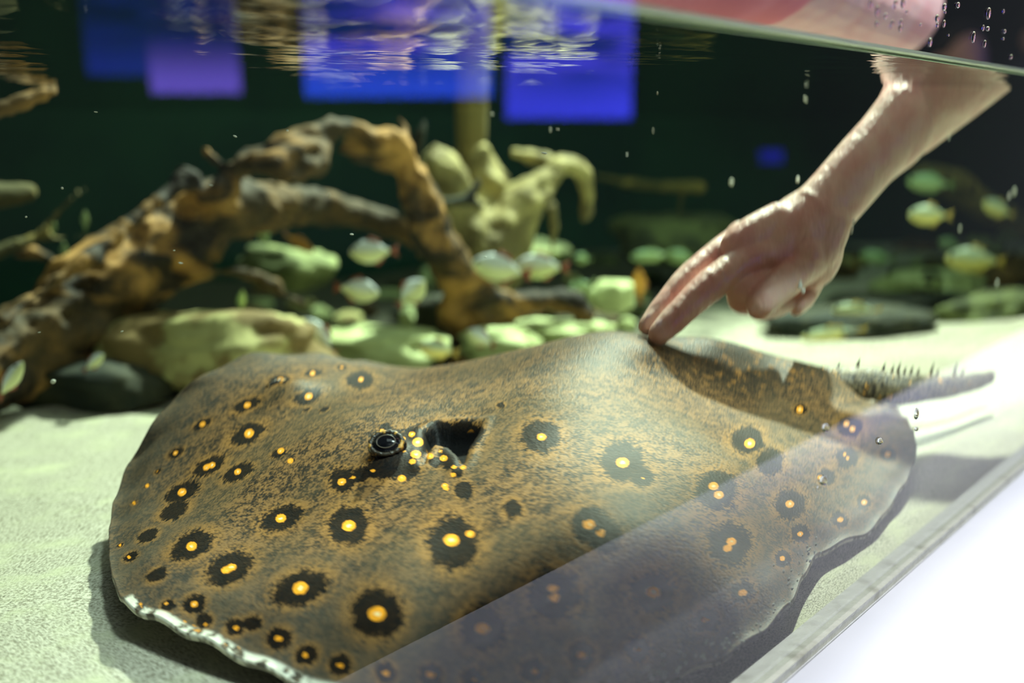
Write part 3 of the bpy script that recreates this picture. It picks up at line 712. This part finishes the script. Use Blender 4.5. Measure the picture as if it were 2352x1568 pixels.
woodthing('driftwood', 'broad pale driftwood stump with a limb arching over to the right', 'driftwood', [
    [(1000, 345, 1.02, 26), (1016, 420, 1.02, 48), (1050, 500, 1.02, 66), (1070, 580, 1.02, 72), (1090, 660, 1.02, 66), (1100, 760, 1.02, 60)],
    [(1035, 350, 1.03, 16), (1045, 430, 1.03, 24), (1080, 520, 1.03, 36)],
    [(1110, 350, 1.05, 20), (1118, 430, 1.05, 46), (1130, 520, 1.04, 76), (1120, 640, 1.03, 64)],
    [(1090, 640, 1.0, 56), (1150, 550, 1.0, 56), (1205, 470, 1.0, 42), (1250, 420, 1.0, 32), (1300, 375, 1.0, 24), (1338, 405, 1.0, 22), (1352, 460, 1.0, 17), (1340, 500, 1.0, 9)],
    [(1180, 350, 1.03, 10), (1240, 365, 1.03, 16), (1300, 375, 1.0, 18)],
    [(1268, 470, 1.05, 8), (1272, 530, 1.05, 12), (1262, 600, 1.05, 8)],
], M_w2, .005, .016, strands=5)
woodthing('twig', 'dark forked twig lying across the pale stump', 'twig', [[(1000, 470, .95, 12), (1050, 462, .95, 12), (1110, 472, .95, 7)], [(1050, 462, .95, 10), (1090, 435, .95, 10), (1100, 400, .95, 5)], [(955, 370, .95, 14), (962, 320, .95, 14), (975, 285, .95, 7)], [(955, 370, .95, 14), (980, 430, .95, 16), (1010, 470, .95, 14)]], plain('dark bark', (40, 44, 24), .8, (22, 22, 16), 30), .004, .006)
def post(): 
    b0 = P(1093, 700, 1.10); b0.z = -.05
    bm = bmesh.new(); tube(bm, [V((b0.x, b0.y, -.05)), V((b0.x, b0.y, .1)), V((b0.x + .004, b0.y, .30))], [px(1093, 300, 1.1) * 32] * 3, 16, 6, rough=.1, fr=20)
    tag(from_bm('wooden_post', bm, M_w2), 'upright pale wooden post standing behind the driftwood and breaking the surface', 'post')
post()
woodthing('branch', 'thin forked branch at the left edge beside the driftwood root', 'branch', [[(-60, 600, 1.0, 16), (20, 570, 1.0, 14), (90, 540, 1.0, 10), (140, 480, 1.0, 8), (190, 435, 1.0, 6)], [(60, 555, 1.0, 10), (130, 545, 1.0, 7), (200, 540, 1.0, 5)]], M_w3, .004, .006)
woodthing('branch', 'cut pale branch end poking in at the left edge', 'branch', [[(-160, 480, .98, 26), (-40, 455, .98, 28), (70, 440, .98, 26)]], M_w3, .005, .008)
woodthing('branch', 'sunlit branch touching the surface at the top left corner', 'branch', [[(-260, 330, .8, 30), (-80, 280, .8, 26), (40, 238, .8, 20), (100, 216, .8, 13), (140, 196, .8, 8)]], M_w1, .005, .008)
woodthing('branch', 'curved brown wood piece in the dark left of the root', 'branch', [[(40, 585, 1.02, 10), (80, 578, 1.02, 16), (118, 598, 1.02, 12)]], M_w1, .004, .006)
woodthing('branch', 'faint long branch lying across the dark green backdrop', 'branch', [[(1370, 405, 1.35, 9), (1480, 425, 1.35, 12), (1610, 430, 1.35, 14)], [(1570, 430, 1.35, 5), (1560, 490, 1.35, 5)]], M_w3, .006, .006)
woodthing('branch', 'brown slanting branch near the right edge behind the wrist', 'branch', [[(2120, 405, 1.2, 22), (2200, 430, 1.2, 26), (2270, 480, 1.2, 22), (2352, 520, 1.2, 18)]], M_w3, .006, .008)

# ------------------------------------------------------------------ ROCKS
def stonemat(a, b_, s=20, lo=.4, hi=.6): return plain('stone %d %d' % (a[0], b_[0]), a, .8, b_, s, .5, lo=lo, hi=hi)
MS = [stonemat((196, 190, 130), (130, 108, 66), 22, .42, .58), stonemat((206, 216, 160), (176, 184, 128)), stonemat((104, 112, 66), (60, 66, 40)), stonemat((120, 92, 56), (70, 56, 36)), stonemat((150, 158, 104), (92, 100, 62)), stonemat((34, 40, 32), (58, 58, 40))]
def rock(x, y, n, wx, hy, m, label, seed=0, angular=.35, group=None, rot=0, cat='rock'):
    nf = depth(PZ(x, y + hy * .6, -.045)); n = min(n, max(nf, .5)); c_ = P(x, y, n); sc = px(x, y, n); rx, rz = wx * sc, hy * sc
    bm = bmesh.new(); bmesh.ops.create_icosphere(bm, subdivisions=4, radius=1)
    ca, sa = math.cos(math.radians(-rot)), math.sin(math.radians(-rot))
    for v in bm.verts:
        d = v.co.copy()
        k = 1 + angular * noise.noise(d * 1.1 + V((seed * 7.3, 2, 1))) + angular * .4 * noise.noise(d * 2.7 + V((0, seed * 3.1, 4))) + .05 * noise.noise(d * 7 + V((seed, 0, 0)))
        d = V([math.copysign(abs(q) ** .8, q) for q in d]) * k
        X, Y, Z = d.x * rx, d.y * rx * .8, d.z * rz
        v.co = c_ + V((X * ca + Z * sa, Y, -X * sa + Z * ca))
    o = from_bm('rock', bm, m); tag(o, label, cat, group); return o
rock(500, 800, .80, 225, 85, MS[0], 'big brown and cream rock lying behind the stingray under the arch', 3, .4)
rock(880, 795, .86, 140, 40, MS[1], 'wide pale green stone behind the stingray back', 5)
rock(1140, 785, .84, 80, 32, MS[1], 'pale stone between the arch foot and the stingray', 6)
rock(665, 620, 1.08, 95, 55, MS[4], 'olive rock seen through the arch', 7)
rock(1540, 550, 1.35, 105, 55, MS[2], 'rounded dark olive rock against the backdrop left of the hand', 8)
rock(1150, 590, 1.2, 120, 40, MS[4], 'greenish rock at the foot of the pale stump', 9)
rock(1960, 735, 1.02, 140, 26, MS[5], 'low black rock on the right beyond the hand', 10)
rock(1790, 610, 1.45, 60, 16, MS[2], 'small olive stone behind the fist', 11)
rock(2160, 650, 1.15, 95, 24, MS[1], 'pale flat stone on the right beyond the black rock', 12)
rock(2080, 690, 1.1, 110, 14, MS[5], 'thin dark stone lying above the low black rock', 13)
rock(2280, 715, .95, 80, 26, MS[2], 'mossy olive rock near the right edge', 14)
rock(250, 880, .83, 200, 60, MS[5], 'dark rock in the shade at the root base', 15)
rock(2300, 640, 1.3, 80, 30, MS[3], 'brown rock at the far right edge', 16)
rock(1290, 760, .84, 90, 22, MS[1], 'flat pale stone by the tip of the arch', 17)
rock(1405, 680, .95, 42, 34, MS[1], 'squarish pale green stone left of the fingers', 18, .25)
rock(1030, 740, .95, 60, 60, MS[5], 'black rock under the arch foot', 19)
random.seed(11)
NM = ['cream and brown', 'pale', 'mossy', 'brown', 'olive', 'blackish']; ZN = ['seen through the driftwood arch', 'between the arch leg and the pointing fingers', 'behind the hand', 'toward the right edge']
for i in range(95):
    x = random.uniform(560, 2352); n = random.uniform(.92, 1.5)
    if x < 1500: y = random.uniform(600, 760)
    else: y = random.uniform(545, 660)
    pz = PZ(x, y, -.03); nn_ = depth(pz)
    if nn_ < .85 or nn_ > 1.65: continue
    mi = random.choice([0, 1, 2, 3, 4, 5, 2, 5, 4, 1])
    c2 = px(x, y, nn_)
    o = rock(x, y, nn_, random.uniform(14, 42), random.uniform(9, 24), MS[mi], 'small %s stone %s' % (NM[mi], ZN[0 if x < 1000 else 1 if x < 1450 else 2 if x < 1900 else 3]), i + 30, .4, 'small stones on the far tank floor')

# ------------------------------------------------------------------ FISH
def fishmat(name, back, belly, tail_):
    t = NT(name); g = t.n('SeparateXYZ', None, Vector=t.n('TexCoord').outputs['Generated'])
    nz = t.noise(60, 2)
    col = t.mix(t.step(t.math('ADD', g.outputs[2], t.math('MULTIPLY', nz, .2)), .55, .75), lin(belly), lin(back))
    b = t.pbsdf(Base_Color=col, Roughness=.3, Metallic=.1); return t.surf(b.outputs[0]), plain(name + ' fin', tail_, .5)
FM = {'silver': fishmat('silver fish', (238, 246, 250), (240, 244, 186), (150, 84, 62)), 'yellow': fishmat('yellow fish', (200, 214, 186), (240, 224, 130), (176, 150, 70)),
      'orange': fishmat('orange fish', (214, 150, 60), (200, 140, 66), (150, 100, 50)), 'green': fishmat('green fish', (178, 214, 168), (200, 222, 156), (120, 140, 80))}
def fish(x, y, n, ln, ang, kind, label, deep=.42, yaw=0):
    """ang: heading in the picture, degrees, 0 = right, 90 = up"""
    c_ = P(x, y, n); Lf = px(x, y, n) * ln; a = math.radians(ang)
    rt = V((1, 0, 0)); fw_ = (rt * math.cos(a) + V((0, 0, 1)) * math.sin(a)); fw_ = (fw_ + V((0, 1, 0)) * math.sin(math.radians(yaw)) * .5).normalized()
    side = V((0, 1, 0)); side = (side - fw_ * side.dot(fw_)).normalized(); up_ = side.cross(fw_)
    if up_.z < 0: up_ = -up_
    root = empty('fish', c_, label, 'fish'); deep *= .66
    M_ = Matrix((fw_, side, up_)).transposed().to_4x4(); M_.translation = c_
    prof = [(.5, .02), (.47, .09), (.40, .20), (.28, .33), (.12, .42), (-.05, .42), (-.2, .34), (-.33, .18), (-.42, .09), (-.47, .08)]
    bm = bmesh.new(); rings = []
    for u, r in prof:
        rings.append([bm.verts.new(V((u * Lf, math.cos(b_) * r * Lf * .42 * deep / .42, math.sin(b_) * r * Lf * deep / .42 * .98))) for b_ in np.linspace(0, 2 * math.pi, 17)[:-1]])
    for p_, q_ in zip(rings, rings[1:]):
        for k in range(16): bm.faces.new((p_[k], p_[(k + 1) % 16], q_[(k + 1) % 16], q_[k]))
    bm.faces.new(rings[0]); bm.faces.new(rings[-1][::-1])
    mb, mf = FM[kind]
    def part(nm, bm_, m):
        bmesh.ops.transform(bm_, matrix=Matrix.Identity(4), verts=bm_.verts)
        bmesh.ops.recalc_face_normals(bm_, faces=bm_.faces)
        me_ = bpy.data.meshes.new(nm); bm_.to_mesh(me_); bm_.free(); me_.materials.append(m)
        for p_ in me_.polygons: p_.use_smooth = True
        o = bpy.data.objects.new(nm, me_); COL.objects.link(o); o.parent = root; return o
    root.matrix_world = M_; root.rotation_mode = 'QUATERNION'; root.rotation_quaternion = M_.to_quaternion(); root.location = c_
    bd = part('body', bm, mb)
    def fin(nm, poly, m):
        bm = bmesh.new(); th = Lf * .012
        A_ = [bm.verts.new(V((u * Lf, th, w_ * Lf))) for u, w_ in poly]; B_ = [bm.verts.new(V((u * Lf, -th, w_ * Lf))) for u, w_ in poly]
        bm.faces.new(A_); bm.faces.new(B_[::-1])
        for k in range(len(poly)): bm.faces.new((A_[k], A_[(k + 1) % len(poly)], B_[(k + 1) % len(poly)], B_[k]))
        part(nm, bm, m)
    k = deep / .42
    fin('tail_fin', [(-.44, .06 * k), (-.68, .22 * k), (-.62, 0), (-.68, -.22 * k), (-.44, -.06 * k)], mf)
    fin('dorsal_fin', [(.12, .38 * k), (-.02, .54 * k), (-.25, .40 * k), (-.25, .26 * k)], mf)
    fin('anal_fin', [(-.02, -.36 * k), (-.18, -.50 * k), (-.34, -.24 * k), (-.30, -.14 * k)], mf)
    bm = bmesh.new()
    for s in (-1, 1): ellipsoid(bm, V((.36 * Lf, s * Lf * .10, .06 * Lf)), (Lf * .035, Lf * .02, Lf * .035))
    part('eye', bm, M_eye)
fish(850, 578, .80, 92, 182, 'silver', 'silvery yellow fish heading left under the arch, topmost of the group')
fish(1142, 615, .78, 105, 168, 'silver', 'bright silver fish with blue back in front of the pale stump')
fish(1236, 612, .88, 92, 178, 'silver', 'pale fish just right of the bright silver fish')
fish(826, 667, .80, 86, -8, 'silver', 'pale fish with reddish tail heading right below the arch', .46)
fish(948, 670, .80, 72, 42, 'silver', 'pale plump fish tilted upward by the arch leg', .5)
fish(728, 768, .78, 92, 128, 'silver', 'pale fish nosing up-left just behind the stingray wing')
fish(28, 868, .70, 110, 50, 'silver', 'long pale fish at the lower left edge in front of the root', .28)
fish(555, 688, .86, 46, 80, 'green', 'small pale fish pointing upward above the big rock', .34)
fish(195, 505, .98, 46, 85, 'green', 'small upright fish in the dark left of the root, highest of three', .30)
fish(148, 578, .98, 50, 88, 'green', 'small upright fish below the forked branch tip', .30)
fish(122, 522, 1.05, 34, 80, 'green', 'dim small fish hovering behind the forked branch', .3)
fish(30, 722, .9, 70, 175, 'green', 'pale green fish at the left edge above the root foot', .28)
fish(218, 830, .78, 62, 35, 'silver', 'pale fish at the shaded root base beside the big rock', .34)
fish(2130, 494, .9, 66, 178, 'yellow', 'yellowish fish in the dark water right of the forearm', .38)
fish(2288, 478, .95, 52, 160, 'yellow', 'bright yellow fish near the right edge', .36)
fish(2232, 597, .9, 88, 176, 'yellow', 'long pale yellow fish at the right above the flat stone', .34)
fish(2130, 420, 1.1, 72, 175, 'green', 'dim green fish right of the forearm, highest on that side', .36)
fish(1468, 652, .95, 62, 92, 'orange', 'upright orange fish just left of the pointing fingers', .34)
fish(2110, 742, .85, 58, 140, 'silver', 'pale fish low on the right above the sand bank', .38)
fish(1905, 768, .85, 100, 188, 'yellow', 'slim yellow fish lying low along the sand bank edge', .2)
fish(1960, 712, .86, 76, 180, 'yellow', 'slim pale fish in front of the low black rock', .24)
fish(1560, 590, 1.2, 56, 170, 'green', 'small green fish by the olive rock', .4)
fish(1336, 594, 1.1, 30, 170, 'green', 'tiny green fish below the curled tip of the pale stump limb', .5)
fish(1490, 588, 1.1, 70, 185, 'green', 'slim bright green fish left of the fist', .26)
fish(1330, 660, .95, 52, 200, 'green', 'small fish beside the arch tip', .4)
fish(1000, 802, .74, 74, 170, 'yellow', 'yellow-green fish low behind the stingray back', .42)
fish(690, 560, .95, 66, -30, 'orange', 'small orange and white fish under the crown of the arch', .3)
fish(1100, 775, .76, 56, 150, 'silver', 'rounded pale fish beside the arch foot', .5)
fish(2010, 590, 1.3, 56, 170, 'green', 'green fish in the far water right of the palm', .34)
fish(2180, 560, 1.25, 40, 165, 'green', 'small green fish far behind on the right', .4)
fish(605, 535, .95, 40, 110, 'green', 'small yellow-green fish hanging under the arch', .6)

# ------------------------------------------------------------------ BUBBLES, DROPS, SPECKS
M_bub = plain('bubble', (226, 230, 226), .1, spec=.8); M_speck = plain('speck', (220, 222, 206), .5)
def blob(name, x, y, n, r, label, cat, group, m, el=1.0, ang=0):
    c_ = P(x, y, n); s = px(x, y, n); bm = bmesh.new()
    ellipsoid(bm, V((0, 0, 0)), (r * s * el * .5, r * s * .4, r * s * .42), None, 12, 8)
    o = from_bm(name, bm, m); o.location = c_; o.rotation_euler = (0, -math.radians(ang), 0); tag(o, label, cat, group); return o
SP = [(455,108,6,1,0),(220,257,4,2.5,-8),(540,313,5,2,-25),(930,157,8,1.2,0),(1150,100,4,2,0),(484,425,3,3,-15),(1250,352,4,3,-10),(1264,298,6,1,0),(1281,297,3,3,-5),(808,538,4,2.2,-8),(1680,418,10,1,0),(1832,412,8,1,0),
      (1130,262,5,2,0),(143,432,8,.7,20),(60,498,6,1,0),(415,604,5,2,-10),(280,761,4,2,10),(122,876,13,1,0),(400,575,3,2.2,0),(90,763,3,3,5),(1338,176,5,1,0),(1510,214,4,1,0),(1850,228,5,2,-30),(2180,315,4,1,0),(2100,340,4,2,30),
      (1115,590,3,2,0),(756,447,3,2,0),(1440,355,3,2,0),(630,92,4,2,0),(880,66,3,2,0),(2330,440,7,1,0),(2205,525,5,1,0),(2290,650,5,1,0),(1500,300,4,1,0),(660,300,4,1.5,0)]
random.seed(3)
for x, y, r, el, an in SP: blob('floating_speck', x, y, random.uniform(.25, .5), r, 'pale speck drifting in the tank water', 'speck', 'specks drifting in the water', M_speck, el, an)
HB = [(1838,657,9),(1845,668,8),(1838,648,6),(1960,508,6),(1958,523,5),(1956,530,6),(2318,450,6)]
for x, y, r in HB: blob('air_bubble', x, y, NH - .03, r, 'tiny air bubble clinging near the hand', 'bubble', 'air bubbles by the hand', M_bub)
random.seed(9)
edge = [(1890, 1262), (1850, 1310), (1815, 1380), (1740, 1455), (1660, 1500), (1560, 1540), (1500, 1560)]
for i in range(84):
    q = random.random() * (len(edge) - 1); k = int(q); f = q - k
    x = edge[k][0] * (1 - f) + edge[k + 1][0] * f - abs(random.gauss(0, 26)); y = edge[k][1] * (1 - f) + edge[k + 1][1] * f - abs(random.gauss(0, 24)) + 8
    blob('air_bubble', x, y, .003, random.uniform(2, 4.4), 'tiny air bubble on the glass along the stingray fin edge', 'bubble', 'air bubbles along the near fin', M_bub)
M_drop = NT('water drop'); M_drop = M_drop.surf(M_drop.n('BsdfGlass', None, IOR=1.33, Roughness=0.0).outputs[0])
def drop(x, y, r, el=1.3):
    d = ray(x, y); c_ = CC + d * ((-.0105 - depth(CC)) / d.dot(I)); s = (c_ - CC).length / F_PX
    bm = bmesh.new(); ellipsoid(bm, V((0, 0, 0)), (r * s, r * s, r * s * el), None, 12, 8)
    o = from_bm('water_drop', bm, M_drop); o.location = c_; tag(o, 'small water drop on the outside of the front glass', 'water drop', 'water drops on the glass')
for x, y, r, e_ in ((1897, 982, 7, 1.5), (1892, 1103, 8, 1.4), (2022, 1013, 6, 1.4), (2105, 950, 5, 2.6), (1880, 1120, 4, 1), (2105, 985, 4, 1.2)): drop(x, y, r, e_)
random.seed(21)
for i in range(30):
    x = random.uniform(1990, 2350); y = random.uniform(4, 60 + (x - 1990) * .26); drop(x, y, random.uniform(1.5, 4.2), random.uniform(1.2, 3))
